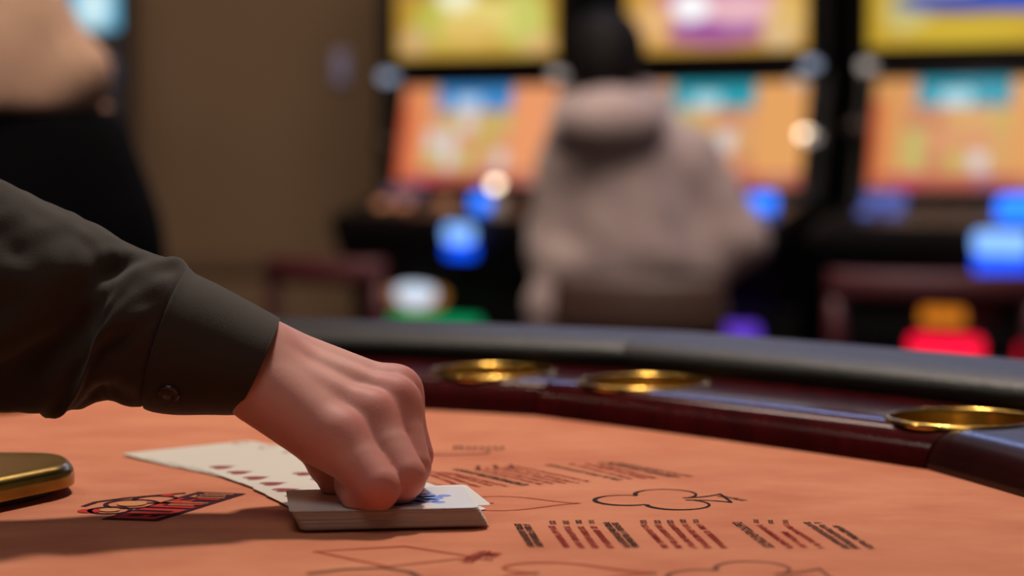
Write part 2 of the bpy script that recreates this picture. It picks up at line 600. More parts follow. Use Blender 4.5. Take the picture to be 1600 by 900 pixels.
def block(header, lines, tags, m_head=M_BLACKINK, m_line=M_REDINK):
    for a, b, h, rows in header:
        A, B = fxy(*b), fxy(*a)         # reads from the near end to the far end
        d = (B - A).normalized(); n = Vector((-d.y, d.x))
        q = []
        for k in range(rows):
            q += word_row(A + n * (h * 1.25 * k), B + n * (h * 1.25 * k), h, gaps=0.06)
        ink_quads('pay_table_heading', q, m_head)
    q = []
    for a, b, h in lines:
        q += word_row(fxy(*b), fxy(*a), h)
    if q: ink_quads('pay_table_rows', q, m_line)
    q = []
    for px, py, wpx in tags:
        a = fxy(px, py + 3); b = fxy(px - 2, py - 3)
        for k in range(2):
            off = Vector((k * wpx * 0.00014, 0))
            q += word_row(a + off, b + off, wpx * 0.00012, gaps=0)
    if q: ink_quads('pay_table_odds', q, m_head)

LH = 0.0030
block([((826, 818), (850, 855), 0.0032, 2)], [((866, 822), (892, 857), LH), ((889, 822), (914, 857), LH), ((911, 822), (936, 857), LH), ((931, 822), (960, 857), LH)],
      [(864, 817, 12), (885, 817, 12), (905, 816, 11), (925, 816, 10)])
block([((964, 816), (1000, 856), 0.0032, 2)], [((1010, 820), (1046, 857), LH), ((1032, 820), (1067, 857), LH), ((1053, 819), (1090, 857), LH), ((1074, 819), (1112, 857), LH), ((1096, 819), (1138, 857), LH)],
      [(1006, 816, 12), (1028, 816, 12), (1048, 816, 12), (1068, 815, 11), (1088, 815, 10)])
block([((1156, 815), (1211, 856), 0.0046, 1)], [((1190, 820), (1241, 857), LH), ((1228, 830), (1264, 857), LH), ((1232, 820), (1290, 857), LH)],
      [(1182, 815, 9), (1205, 816, 9), (1228, 816, 10)])
block([], [((1263, 815), (1330, 858), 0.0034), ((1281, 816), (1346, 858), 0.0034), ((1310, 821), (1369, 858), 0.0034)], [], m_line=M_BLACKINK)
# row belonging to the next player along
block([((662, 752), (706, 763), 0.004, 1)], [((660, 735), (728, 762), 0.003), ((672, 735), (752, 761), 0.003), ((690, 737), (776, 760), 0.003), ((704, 738), (796, 760), 0.003)], [])
block([((716, 732), (828, 758), 0.0055, 1)], [((742, 732), (850, 757), 0.003), ((758, 731), (868, 756), 0.003), ((776, 730), (886, 755), 0.003), ((792, 729), (906, 755), 0.003), ((806, 728), (926, 753), 0.003)],
      [(748, 731, 10), (775, 730, 10), (800, 729, 9)])
block([((856, 725), (974, 750), 0.0042, 1)], [((892, 724), (992, 749), 0.003), ((916, 724), (1012, 748), 0.003), ((938, 726), (1030, 748), 0.003)], [])
block([], [((934, 721), (1052, 745), 0.0034), ((950, 721), (1068, 746), 0.0034), ((964, 722), (1086, 745), 0.0034)], [], m_line=M_GREYINK)
heart_print(fxy(818, 787), 0.057, 0.043, 0.0, 0.0011, M_REDINK)
club_print(fxy(1030, 781), 0.064, math.radians(97), M_BLACKINK)
heart_print(fxy(905, 896), 0.064, 0.046, 0.0, 0.0020, M_REDFADE)
club_print(fxy(1165, 901), 0.064, math.radians(96), M_GREYINK)
ink_quads('diamond_outline', stroke([fxy(492, 862), fxy(632, 854), fxy(742, 871), fxy(605, 886)], 0.0028, True), M_REDFADE)
ink_quads('faded_curve', stroke([fxy(480, 897), fxy(540, 890), fxy(600, 888), fxy(640, 894), fxy(655, 902)], 0.0034), M_GREYINK)
ink_quads('small_odds_print', word_row(fxy(738, 880), fxy(768, 862), 0.006) + word_row(fxy(768, 876), fxy(786, 865), 0.006), M_REDINK)
ink_quads('small_caption', word_row(fxy(1120, 776), fxy(1164, 784), 0.004, gaps=0), M_BLACKINK)
# faint print further up the felt
ink_quads('small_caption', word_row(fxy(708, 702), fxy(800, 702), 0.010, gaps=0.1), M_GREYINK)
ink_quads('faded_curve', stroke([fxy(655, 711), fxy(720, 711), fxy(760, 709), fxy(764, 706)], 0.0026), M_GREYINK)

# ---- house emblem printed on the felt
def lerp2(a, b, t): return a + (b - a) * t
lg = [fxy(157, 812), fxy(246, 815), fxy(385, 772), fxy(310, 769)]   # near left, near right, far right tip, far left
ink_quads('emblem_panel', [lg], M_LOGODK)
def lgp(u, v): return lerp2(lerp2(lg[0], lg[1], u), lerp2(lg[3], lg[2], u), v)
INKZ2 = INKZ
INKZ = FZ + 0.0006
q = []
for v0, v1, u0, u1 in [(0.03, 0.10, 0.12, 0.90), (0.10, 0.17, 0.12, 0.28), (0.10, 0.17, 0.5, 0.64), (0.10, 0.17, 0.8, 0.9), (0.19, 0.25, 0.1, 0.92), (0.31, 0.37, 0.1, 0.92), (0.25, 0.31, 0.78, 0.92),
                     (0.42, 0.47, 0.1, 0.92), (0.47, 0.58, 0.1, 0.26), (0.53, 0.58, 0.1, 0.9), (0.63, 0.67, 0.12, 0.5), (0.67, 0.74, 0.12, 0.22), (0.67, 0.74, 0.42, 0.5), (0.72, 0.76, 0.42, 0.9)]:
    q.append([lgp(u0, v0), lgp(u1, v0), lgp(u1, v1), lgp(u0, v1)])
ink_quads('emblem_letters', q, M_LOGORED)
q = []
for v0, v1, u0, u1 in [(0.60, 0.62, 0.1, 0.9), (0.79, 0.81, 0.2, 0.9), (0.86, 0.88, 0.2, 0.8), (0.80, 0.88, 0.2, 0.26), (0.92, 0.94, 0.25, 0.85), (0.50, 0.52, 0.3, 0.8)]:
    q.append([lgp(u0, v0), lgp(u1, v0), lgp(u1, v1), lgp(u0, v1)])
ink_quads('emblem_highlights', q, M_LOGOCR)
INKZ = INKZ2
q = []
def circ(c, r, n=28): return [c + Vector((math.cos(2 * math.pi * i / n), math.sin(2 * math.pi * i / n))) * r for i in range(n)]
for (px, py, r) in [(172, 798, 0.010), (206, 788, 0.013), (243, 781, 0.011)]:
    q += stroke(circ(fxy(px, py), r), 0.0024, True)
q += stroke([fxy(130, 792), fxy(150, 785), fxy(195, 779), fxy(240, 775), fxy(290, 771)], 0.003)
ink_quads('emblem_scroll', q, M_LOGODK)
ink_quads('emblem_ball', [circ(fxy(140, 799), 0.006)], M_LOGORED)
INKZ = INKZ2 + 0.0002
ink_quads('emblem_fill', [circ(fxy(206, 788), 0.0075), circ(fxy(172, 798), 0.005)], M_LOGOCR)
ink_quads('emblem_crest', [circ(fxy(262, 775), 0.0035)], M_LOGORED)
INKZ = INKZ2

# ------------------------------------------------------------------ brass chip tray at the dealer's edge
tray = empty('chip_tray', (-0.30, 1.05, FZ))
tag(tray, 'brass chip tray cover with rounded corner lying on the orange felt at left', 'chip tray')
fr0 = Vector((-0.405, 0.76)); fr1 = Vector((-0.236, 1.078))
dirv = (fr1 - fr0).normalized()
def rounded_poly(poly, rad, n=7):
    out = []
    k = len(poly)
    for i in range(k):
        p = Vector(poly[i]); a = (Vector(poly[i - 1]) - p); b = (Vector(poly[(i + 1) % k]) - p)
        r = min(rad[i], a.length * 0.45, b.length * 0.45)
        p0 = p + a.normalized() * r; p1 = p + b.normalized() * r
        for j in range(n + 1):
            t = j / n
            out.append((p0 * (1 - t) ** 2 + p * 2 * t * (1 - t) + p1 * t * t))
    return out
poly = rounded_poly([(-0.405, 0.76), (-0.2235, 1.100), (-0.238, 1.146), (-0.50, 1.152), (-0.60, 0.83)], [0.03, 0.016, 0.02, 0.03, 0.03])
def lcl(pts): return [Vector(p) - Vector((-0.30, 1.05)) for p in pts]
o = prism('tray_cover', lcl(poly), 0.005, 0.0165, M_BRASS2, tray, bevel=0.0065, smooth=True, segs=5)
o.data.set_sharp_from_angle(angle=math.radians(40))
inner = rounded_poly([(-0.407, 0.78), (-0.236, 1.097), (-0.245, 1.138), (-0.49, 1.142), (-0.585, 0.84)], [0.03, 0.016, 0.02, 0.03, 0.03])
prism('tray_base', lcl(inner), 0.0, 0.0052, M_BLACK, tray)
knob = lathe('brass_disc', [(0, 0), (0.026, 0), (0.028, 0.002), (0.028, 0.006), (0.026, 0.008), (0.0, 0.0085)], M_BRASS2, None, 40)
pk = felt(-8, 641); knob.location = (pk.x, pk.y, FZ + 0.0002)
tag(knob, 'small brass disc on the felt behind the dealer\'s sleeve at the left edge', 'disc')

# ------------------------------------------------------------------ playing cards
CW, CL, CT = 0.063, 0.088, 0.00022
def card_mesh():
    pl = rounded_poly([(-CL / 2, -CW / 2), (CL / 2, -CW / 2), (CL / 2, CW / 2), (-CL / 2, CW / 2)], [0.0035] * 4, 4)
    bm = bmesh.new()
    f = bm.faces.new([bm.verts.new((p.x, p.y, 0)) for p in pl])
    r = bmesh.ops.extrude_face_region(bm, geom=[f])
    for v in r['geom']:
        if isinstance(v, bmesh.types.BMVert): v.co.z = CT
    bmesh.ops.recalc_face_normals(bm, faces=bm.faces)
    me = bpy.data.meshes.new('playing_card'); bm.to_mesh(me); bm.free()
    return me
M_EDGE = mat('shaded_card_edge', (186, 160, 150), 0.7)  # edge colour darkened to stand in for shade in the gaps between cards
CARD = card_mesh(); CARD.materials.append(M_CARD); CARD.materials.append(M_EDGE)
for p_ in CARD.polygons:
    p_.material_index = 0 if abs(p_.normal.z) > .5 else 1
def flat_mesh(name, polys, m):
    vs, fs = [], []
    for q in polys:
        b = len(vs); vs += [(p[0], p[1], 0) for p in q]; fs.append(tuple(range(b, b + len(q))))
    me = bpy.data.meshes.new(name); me.from_pydata(vs, [], fs); me.update()
    bm = bmesh.new(); bm.from_mesh(me)
    for f in bm.faces:
        f.normal_update()
        if f.normal.z < 0: f.normal_flip()
    bm.to_mesh(me); bm.free()
    me.materials.append(m)
    return me
# pip with its lobes toward the card's short edge at -x
PIP = flat_mesh('heart_pip', [[(-p.y * 0.0156, p.x * 0.0118) for p in heart_shape(28)]], M_PIP)
SMALLPIP = flat_mesh('index_pip', [[(-p.y * 0.0058, p.x * 0.0052) for p in heart_shape(20)]], M_PIP)
GLY = {}
def glyph(ch):
    if ch not in GLY:
        c = bpy.data.curves.new('g', 'FONT'); c.body = ch; c.size = 0.0085; c.align_x = 'CENTER'; c.align_y = 'CENTER'
        t = bpy.data.objects.new('g', c); COL.objects.link(t); bpy.context.view_layer.update()
        me = bpy.data.meshes.new_from_object(t.evaluated_get(bpy.context.evaluated_depsgraph_get()))
        bpy.data.objects.remove(t)
        me.transform(Matrix.Rotation(math.pi / 2, 4, 'Z')); me.name = 'card_index'
        me.materials.clear(); me.materials.append(M_PIP)
        GLY[ch] = me
    return GLY[ch]
LAY = {1: [(0, 0)], 2: [(0, -1), (0, 1)], 3: [(0, -1), (0, 0), (0, 1)], 4: [(-1, -1), (1, -1), (-1, 1), (1, 1)]}
LAY[5] = LAY[4] + [(0, 0)]; LAY[6] = LAY[4] + [(-1, 0), (1, 0)]; LAY[7] = LAY[6] + [(0, -0.5)]; LAY[8] = LAY[7] + [(0, 0.5)]
LAY[9] = [(s, y) for s in (-1, 1) for y in (-1, -0.34, 0.34, 1)] + [(0, 0)]
LAY[10] = [(s, y) for s in (-1, 1) for y in (-1, -0.34, 0.34, 1)] + [(0, -0.68), (0, 0.68)]
path = [Vector((-0.2264, 1.2405)), Vector((-0.2035, 1.2185)), Vector((-0.1768, 1.1890)), Vector((-0.145, 1.136)), Vector((-0.118, 1.0755))]
cum = [0]
for a, b in zip(path, path[1:]): cum.append(cum[-1] + (b - a).length)
def along(t):
    d = t * cum[-1]
    for i in range(len(path) - 1):
        if d <= cum[i + 1] + 1e-9:
            return lerp2(path[i], path[i + 1], (d - cum[i]) / (cum[i + 1] - cum[i]))
    return path[-1]
vals = [1, 2, 3, 4, 5, 6, 7, 8, 9, 10]
chars = ['A', '2', '3', '4', '5', '6', '7', '8', '9', '10']
NR = 10
ranknames = ['leftmost card of the white spread with its sharp corner out on the felt', 'second card from the left end of the white spread', 'third card from the left end of the white spread',
             'fourth card from the left end of the white spread', 'fifth card from the left end of the white spread of hearts',
             'fifth card of the heart spread counted from the pack', 'fourth card of the heart spread counted from the pack',
             'third card of the heart spread counted from the pack', 'second card of the heart spread counted from the pack',
             'last card of the heart spread, nearest the pack and fingers']
for i in range(NR):
    t = i / (NR - 1)
    nl = along(t)
    al = math.radians(39 - 15 * t)          # long edge across the spread, short edges along its near side
    R2 = Matrix.Rotation(al, 2)
    c = nl + R2 @ Vector((CL / 2, -CW / 2))
    tilt = 0.0135
    o = bpy.data.objects.new('playing_card', CARD); COL.objects.link(o)
    o.rotation_euler = (tilt, 0, al)
    o.location = (c.x, c.y, FZ + 0.0004 + CW / 2 * tilt)
    tag(o, ranknames[i], 'playing card', 'hearts spread out on the felt')
    def put(me, x, y, rot=0):
        k = bpy.data.objects.new(me.name, me); COL.objects.link(k); k.parent = o
        k.location = (x, y, CT + 0.00004); k.rotation_euler = (0, 0, rot)
    for sx, sy in LAY[vals[i]]:
        put(PIP, sy * 0.0292, sx * 0.0172, math.pi if sy > 0 else 0)
    for sg, rot in ((-1, 0), (1, math.pi)):
        put(glyph(chars[i]), sg * (CL / 2 - 0.0075), sg * (CW / 2 - 0.0065), rot)
        put(SMALLPIP, sg * (CL / 2 - 0.0150), sg * (CW / 2 - 0.0065), rot)

# the squared pack under the hand
FLp = Vector((-0.0975, 0.9896)); FRp = Vector((-0.0116, 1.0010))
pa = math.atan2(FRp.y - FLp.y, FRp.x - FLp.x)
Rp = Matrix.Rotation(pa, 2)
pc = (FLp + FRp) / 2 + Rp @ Vector((0, CW / 2))
NP = 30; PT = 0.00029
PZ = FZ + 0.0018
for i in range(NP):
    t = i / (NP - 1)
    top = i == NP - 1
    o = bpy.data.objects.new('playing_card', CARD); COL.objects.link(o)
    sh = Vector((-0.0048 * t ** 1.3 + rg.uniform(-.0003, .0003), rg.uniform(-.0003, .0003) + 0.0006 * t))
    ang = pa + math.radians(rg.uniform(-0.25, 0.25))
    if i == NP - 3:
        ang += math.radians(5.0); sh += Vector((0.0045, 0.006))
    cc = pc + Rp @ sh
    o.location = (cc.x, cc.y, PZ + i * PT); o.rotation_euler = (0, 0, ang)
    if top:
        o.data = CARD.copy(); o.data.materials[0] = M_CARDTOP
        tag(o, 'white card with blue printed ornament on top of the pack under the fingers', 'playing card', 'pack of cards under the hand')
        polys = []
        for k in range(9):
            a = 2 * math.pi * k / 9
            polys.append([(0.012 + 0.0125 * math.cos(a) + 0.0064 * math.cos(b), -0.001 + 0.0115 * math.sin(a) + 0.0064 * math.sin(b)) for b in [2 * math.pi * j / 10 for j in range(10)]])
        for k in range(6):
            a = 2 * math.pi * k / 6 + 0.3
            polys.append([(0.012 + 0.0205 * math.cos(a) + 0.0034 * math.cos(b), -0.001 + 0.0190 * math.sin(a) + 0.0034 * math.sin(b)) for b in [2 * math.pi * j / 8 for j in range(8)]])
        e = bpy.data.objects.new('blue_ornament', flat_mesh('blue_ornament', polys, M_BLUEINK)); COL.objects.link(e)
        e.parent = o; e.location = (0, 0, CT + 0.00006)
    elif i == NP - 3:
        tag(o, 'card turned askew near the top of the pack, one corner sticking out behind', 'playing card', 'pack of cards under the hand')
    elif i == 0:
        tag(o, 'bottom card of the pack under the hand, lying against the felt', 'playing card', 'pack of cards under the hand')
    else:
        tag(o, 'card squared inside the pack under the dealer\'s fingers', 'playing card', 'pack of cards under the hand')

# ------------------------------------------------------------------ dealer: hand, forearm and black sleeve
dealer = empty('person', (-0.62, 1.15, 0))
tag(dealer, 'dealer in a black shirt reaching in from the left, hand pressing the pack', 'person')
def dadd(o):
    o.parent = dealer; o.matrix_parent_inverse = Matrix.Translation(-Vector(dealer.location)); return o

def skin_material():
    m = bpy.data.materials.new('pale_skin'); m.use_nodes = True
    nt = m.node_tree; b = nt.nodes['Principled BSDF']
    a = nt.nodes.new('ShaderNodeAttribute'); a.attribute_name = 'redness'
    n = nt.nodes.new('ShaderNodeTexNoise'); n.inputs['Scale'].default_value = 55; n.inputs['Detail'].default_value = 5
    tc = nt.nodes.new('ShaderNodeTexCoord'); nt.links.new(tc.outputs['Object'], n.inputs['Vector'])
    ad = nt.nodes.new('ShaderNodeMath'); ad.operation = 'MULTIPLY_ADD'; ad.inputs[1].default_value = 0.5; ad.inputs[2].default_value = -0.17
    nt.links.new(n.outputs['Fac'], ad.inputs[0])
    ad2 = nt.nodes.new('ShaderNodeMath'); ad2.operation = 'ADD'; ad2.use_clamp = True
    nt.links.new(a.outputs['Fac'], ad2.inputs[0]); nt.links.new(ad.outputs[0], ad2.inputs[1])
    r = nt.nodes.new('ShaderNodeValToRGB')
    r.color_ramp.elements[0].color = (*S(206, 148, 136), 1); r.color_ramp.elements[1].color = (*S(176, 84, 82), 1)
    nt.links.new(ad2.outputs[0], r.inputs['Fac']); nt.links.new(r.outputs['Color'], b.inputs['Base Color'])
    b.inputs['Roughness'].default_value = 0.58; b.inputs['Specular IOR Level'].default_value = 0.25
    b.inputs['Subsurface Weight'].default_value = 0.25
    b.inputs['Subsurface Radius'].default_value = (0.006, 0.0022, 0.0012); b.inputs['Subsurface Scale'].default_value = 1.0
    n2 = nt.nodes.new('ShaderNodeTexVoronoi'); n2.inputs['Scale'].default_value = 900
    nt.links.new(tc.outputs['Object'], n2.inputs['Vector'])
    bp = nt.nodes.new('ShaderNodeBump'); bp.inputs['Strength'].default_value = 0.12; bp.inputs['Distance'].default_value = 0.0004
    nt.links.new(n2.outputs['Distance'], bp.inputs['Height']); nt.links.new(bp.outputs[0], b.inputs['Normal'])
    return m
M_SKIN = skin_material()

mdir = Vector((.78, -.56, -.24)).normalized(); kdir = Vector((.63, .68, .38)).normalized()
nrm = mdir.cross(kdir).normalized()
if nrm.z < 0: nrm = -nrm
J = {
 'pinky': [P(532, 690, 1.014), P(588, 762, .997), P(567, 773, 1.004), P(552, 760, 1.018)],
 'ring': [P(577, 658, 1.030), P(630, 745, 1.010), P(612, 768, 1.020), P(588, 762, 1.032)],
 'middle': [P(614, 634, 1.046), P(639, 728, 1.028), P(628, 758, 1.036), P(606, 758, 1.046)],
 'index': [P(617, 616, 1.064), P(645, 712, 1.052), P(637, 746, 1.058), P(618, 756, 1.066)],
}
RAD = {'pinky': [.0128, .0112, .0104, .0090], 'ring': [.0126, .0110, .0100, .0085], 'middle': [.0125, .0108, .0098, .0084], 'index': [.0125, .0102, .0092, .0080]}
WR = {'pinky': P(405, 588, 1.030), 'ring': P(392, 572, 1.040), 'middle': P(392, 552, 1.054), 'index': P(398, 540, 1.066)}
mdir = sum(((J[k][0] - WR[k]) for k in J), Vector()).normalized(); kdir = (J['index'][0] - J['pinky'][0]).normalized()
nrm = mdir.cross(kdir).normalized()
if nrm.z < 0: nrm = -nrm
elbow = Vector((-0.38, 1.06, 1.05)); shoulder = Vector((-0.62, 1.15, 1.36))
def hand_sdf(g):
    f = None
    for k in J:
        d = g.cap(WR[k], J[k][0] - nrm * 0.002, .0140, .0122)
        f = d if f is None else smin(f, d, 0.009)
    # palm flesh: outer heel of the hand and its middle
    f = smin(f, g.cap(P(408, 612, 1.034), P(494, 676, 1.020), .0165, .0140), 0.010)
    f = smin(f, g.cap(P(440, 620, 1.062), P(520, 662, 1.050), .0190, .0150), 0.010)
    # wrist and forearm
    f = smin(f, g.cap(P(398, 567, 1.048), P(250, 525, 1.045), .0225, .0270), 0.010)
    # tendons on the back
    for k in ('ring', 'middle', 'index'):
        f = smin(f, g.cap(WR[k] + nrm * .0085, J[k][0] + nrm * .0075, .003, .0035), 0.008)
    # knuckles
    for k in J:
        f = smin(f, g.ell(J[k][0] + nrm * .0026, (.0098,) * 3), 0.006)
    fin = None
    for k in J:
        p = J[k]
        mid = p[0].lerp(p[1], .52)
        d = g.chain([p[0], mid] + p[1:], [RAD[k][0], RAD[k][1] * 1.06] + RAD[k][1:], 0.0006)
        fin = d if fin is None else smin(fin, d, 0.0012)
    th = g.chain([P(438, 600, 1.080), P(488, 682, 1.078), P(513, 724, 1.062), P(528, 758, 1.044)], [.0150, .0120, .0098, .0085], .004)
    f = smin(f, fin, 0.0085)
    f = smin(f, th, 0.003)
    # keep clear of the pack surface
    return np.maximum(f, (PZ + NP * PT + 0.0002) - g.Z) if True else f
pts = [p for k in J for p in J[k]] + [P(250, 525, 1.045)]
lo = [min(p[i] for p in pts) - .035 for i in range(3)]; hi = [max(p[i] for p in pts) + .035 for i in range(3)]
hi[1] = max(hi[1], 1.13)
gH = Grid(lo, hi, 0.00115)
fH = hand_sdf(gH)
HV, HF = gH.mesh(fH, 2)
hand = dadd(np_mesh('hand', HV, HF, M_SKIN))
hand['label'] = 'bare right hand with curled fingers'
red = np.zeros(len(HV))
for k in J:
    for q, rr, wgt in ((J[k][0] + nrm * .010, .013, .55), (J[k][1], .015, .6), (J[k][2], .014, .45), (J[k][3], .013, .55)):
        d = np.linalg.norm(HV - np.array(q), axis=1)
        red = np.maximum(red, wgt * np.exp(-(d / rr) ** 2))
at = hand.data.attributes.new('redness', 'FLOAT', 'POINT'); at.data.foreach_set('value', red.astype(np.float32))

# sleeve: lofted tube with folds
ST = [((437, 498), (366, 647), 1.047), ((400, 478), (325, 646), 1.047), ((340, 446), (275, 646), 1.046), ((302, 428), (240, 641), 1.045),
      ((285, 412), (215, 631), 1.044), ((240, 392), (165, 627), 1.042), ((170, 359), (100, 640), 1.038), ((90, 318), (40, 642), 1.033), ((0, 286), (-40, 638), 1.028),
      ((-120, 262), (-160, 632), 1.028), ((-260, 250), (-290, 625), 1.035)]
rings = []
for (t, b, D) in ST:
    T = P(*t, D); B = P(*b, D)
    rings.append(((T + B) / 2, (T - B) / 2))
axisd = [(rings[min(i + 1, len(rings) - 1)][0] - rings[max(i - 1, 0)][0]).normalized() for i in range(len(rings))]
full = []
for (c, a), ax in zip(rings, axisd):
    b = a.cross(ax).normalized() * a.length * 0.86
    if b.y > 0: b = -b                      # sin = +1 faces the camera side
    full.append((c, a, b))
for i_, (bx, by) in enumerate(((.0045, -.036), (.004, -.0375), (.003, -.039), (.001, -.041), (-.002, -.043), (-.004, -.045))):
    full[i_] = (full[i_][0], full[i_][1], Vector((bx, by, 0)))
# upper arm up to the shoulder
c, a, b = full[-1]
full.append((elbow + Vector((-.05, .0, .02)), Vector((-.020, 0, .062)), b * 1.05))
full.append((elbow.lerp(shoulder, .35), Vector((.045, 0, .05)), b * 1.05))
full.append((elbow.lerp(shoulder, .7), Vector((.058, 0, .04)), b * 1.1))
full.append((shoulder, Vector((.062, 0, .045)), b * 1.15))
full.append((shoulder + Vector((-.03, 0, .05)), Vector((.03, 0, .02)), b * .5))

def cr(p0, p1, p2, p3, t):
    return 0.5 * ((2 * p1) + (-p0 + p2) * t + (2 * p0 - 5 * p1 + 4 * p2 - p3) * t * t + (-p0 + 3 * p1 - 3 * p2 + p3) * t ** 3)
def station(s):
    i = min(int(s), len(full) - 2); t = s - i
    g = lambda k: full[max(0, min(len(full) - 1, k))]
    return [cr(g(i - 1)[q], g(i)[q], g(i + 1)[q], g(i + 2)[q], t) for q in range(3)]

def gauss(x, w): return math.exp(-(x / w) ** 2)
def fold(s, ph):
    """fold height in metres; ph = 0 top, +90 deg toward the camera, 180 bottom"""
    d = math.degrees(ph); d = (d + 180) % 360 - 180
    h = 0.0
    # long slanting folds
    for (s0, d0, slope, w, amp, ln) in [(5.7, 42, 26, 13, -.0075, .9), (5.0, 98, 20, 10, -.0055, .8), (4.75, 84, 24, 9, .0035, .7), (6.9, 112, 30, 16, -.012, 1.0),
                                    (5.75, 128, 55, 13, .0065, .8), (8.0, 95, 20, 14, -.009, .9), (7.4, 75, 18, 14, .006, 1.0), (6.5, 60, 32, 11, .0035, .8),
                                    (4.6, 20, 18, 12, .0035, .5), (5.0, 150, 30, 12, -.006, .6), (8.4, 40, -20, 14, -.005, .8), (7.8, 145, -15, 13, .006, .8)]:
        x = d - (d0 + slope * (s - s0))
        h += amp * gauss(x, w) * gauss(s - s0, ln)
    # gathers at the cuff seam
    if 3.6 < s < 5.2:
        h += 0.0011 * math.sin(d * 0.16 + 1.0) * gauss(s - 4.15, .45)
    p = Vector((s * 0.9, math.cos(ph) * 1.3, math.sin(ph) * 1.3))
    h += 0.0035 * noise.noise(p * 1.1) * min(1, max(0, s - 3.9))
    h += 0.0012 * noise.noise(p * 3.1 + Vector((5, 2, 1))) * min(1, max(0, s - 3.9))
    return h
def loft(name, svals, scale, m, parent=None, nphi=112, folds=True):
    vs, fs = [], []
    for s, sc in zip(svals, scale):
        c, a, b = station(s)
        for k in range(nphi):
            ph = 2 * math.pi * k / nphi
            dv = (a * math.cos(ph) + b * math.sin(ph))
            h = fold(s, ph) if folds else 0.0
            vs.append(c + dv * sc + dv.normalized() * h)
    for i in range(len(svals) - 1):
        for k in range(nphi):
            k2 = (k + 1) % nphi
            fs.append((i * nphi + k, i * nphi + k2, (i + 1) * nphi + k2, (i + 1) * nphi + k))
    me = bpy.data.meshes.new(name); me.from_pydata([tuple(v) for v in vs], [], fs); me.update()
    bm = bmesh.new(); bm.from_mesh(me)
    bmesh.ops.contextual_create(bm, geom=[e for e in bm.edges if e.is_boundary and all(v.index >= (len(svals) - 1) * nphi for v in e.verts)]) if folds else None
    bmesh.ops.recalc_face_normals(bm, faces=bm.faces); bm.to_mesh(me); bm.free()
    return link_mesh(name, me, m, parent, True)

nS = 150
sv = [3.15, 3.3, 3.45, 3.6] + [3.7 + (len(full) - 1 - 3.7) * i / nS for i in range(nS + 1)]
sc = [0.94, 0.95, 0.96, 0.985] + [1.0] * (nS + 1)
for i, s in enumerate(sv):
    if 3.6 < s < 4.6: sc[i] = 1.0 + 0.02 * math.sin((s - 3.6) * math.pi)
shirt = dadd(loft('shirt_sleeve', sv, sc, M_SHIRT))
cs = [0.9, 0.5, 0.2, 0.04, 0.0, 0.0, 0.03, 0.10, 0.125, 0.15, 0.175, 0.3] + [0.3 + 3.1 * i / 20 for i in range(1, 21)] + [3.42, 3.44, 3.42]
csc = [0.93, 0.94, 0.95, 0.962, 0.972, 0.995, 1.006, 1.008, 1.006, 1.003, 1.007, 1.01] + [1.012] * 20 + [1.008, 0.995, 0.97]
cuff = loft('cuff', cs, csc, M_SHIRT, None, 112, False)
cuff.parent = shirt; cuff.matrix_parent_inverse = Matrix.Translation(-Vector(dealer.location)) if False else Matrix.Identity(4)
# shirt is parented to the dealer with an inverse, so the cuff in shirt space equals world space
# button on the cuff
c, a, b = station(2.35)
best = None
for k in range(360):
    ph = math.radians(k); q = c + (a * math.cos(ph) + b * math.sin(ph)) * 1.012
    if math.sin(ph) < 0: continue
    d = q - Vector((0, 0, CAMZ)); zc = d.y * math.cos(TILT) - d.z * math.sin(TILT); yy = 450 - FPX * (d.y * math.sin(TILT) + d.z * math.cos(TILT)) / zc
    if best is None or abs(yy - 613) < best[0]: best = (abs(yy - 613), ph, q)
bn = (a * math.cos(best[1]) / a.length ** 2 + b * math.sin(best[1]) / b.length ** 2).normalized()
M_BUTTON = mat('black_button', (58, 44, 42), 0.25)
btn = lathe('button', [(0, 0.0008), (0.0028, 0.0008), (0.0033, 0.0018), (0.0043, 0.0022), (0.0050, 0.0014), (0.0050, 0.0)], M_BUTTON, None, 28,
            best[2] + bn * 0.0002, bn.to_track_quat('Z', 'Y').to_matrix())
btn.parent = shirt

# ------------------------------------------------------------------ slot machines
def img_mesh(name, nx, nz, W, H, paint, mtx):
    """grid of nx x nz with colours from paint(u, v): u to the viewer's right, v upward"""
    vs, fs, cols = [], [], []
    for j in range(nz + 1):
        for i in range(nx + 1):
            u = i / nx; v = j / nz
            vs.append(mtx @ Vector(((u - .5) * W, 0, (v - .5) * H)))
            cols.append(paint(u, v))
    for j in range(nz):
        for i in range(nx):
            a = j * (nx + 1) + i
            fs.append((a, a + 1, a + nx + 2, a + nx + 1))
    me = bpy.data.meshes.new(name); me.from_pydata([tuple(v) for v in vs], [], fs); me.update()
    at = me.color_attributes.new('picture', 'FLOAT_COLOR', 'POINT')
    at.data.foreach_set('color', np.array([(*S(*tone(c)), 1.0) for c in cols], np.float32).ravel())
    return me

def tone(c, k=.14):
    g_ = .35 * c[0] + .5 * c[1] + .15 * c[2]
    return tuple(x + (g_ - x) * k for x in c)

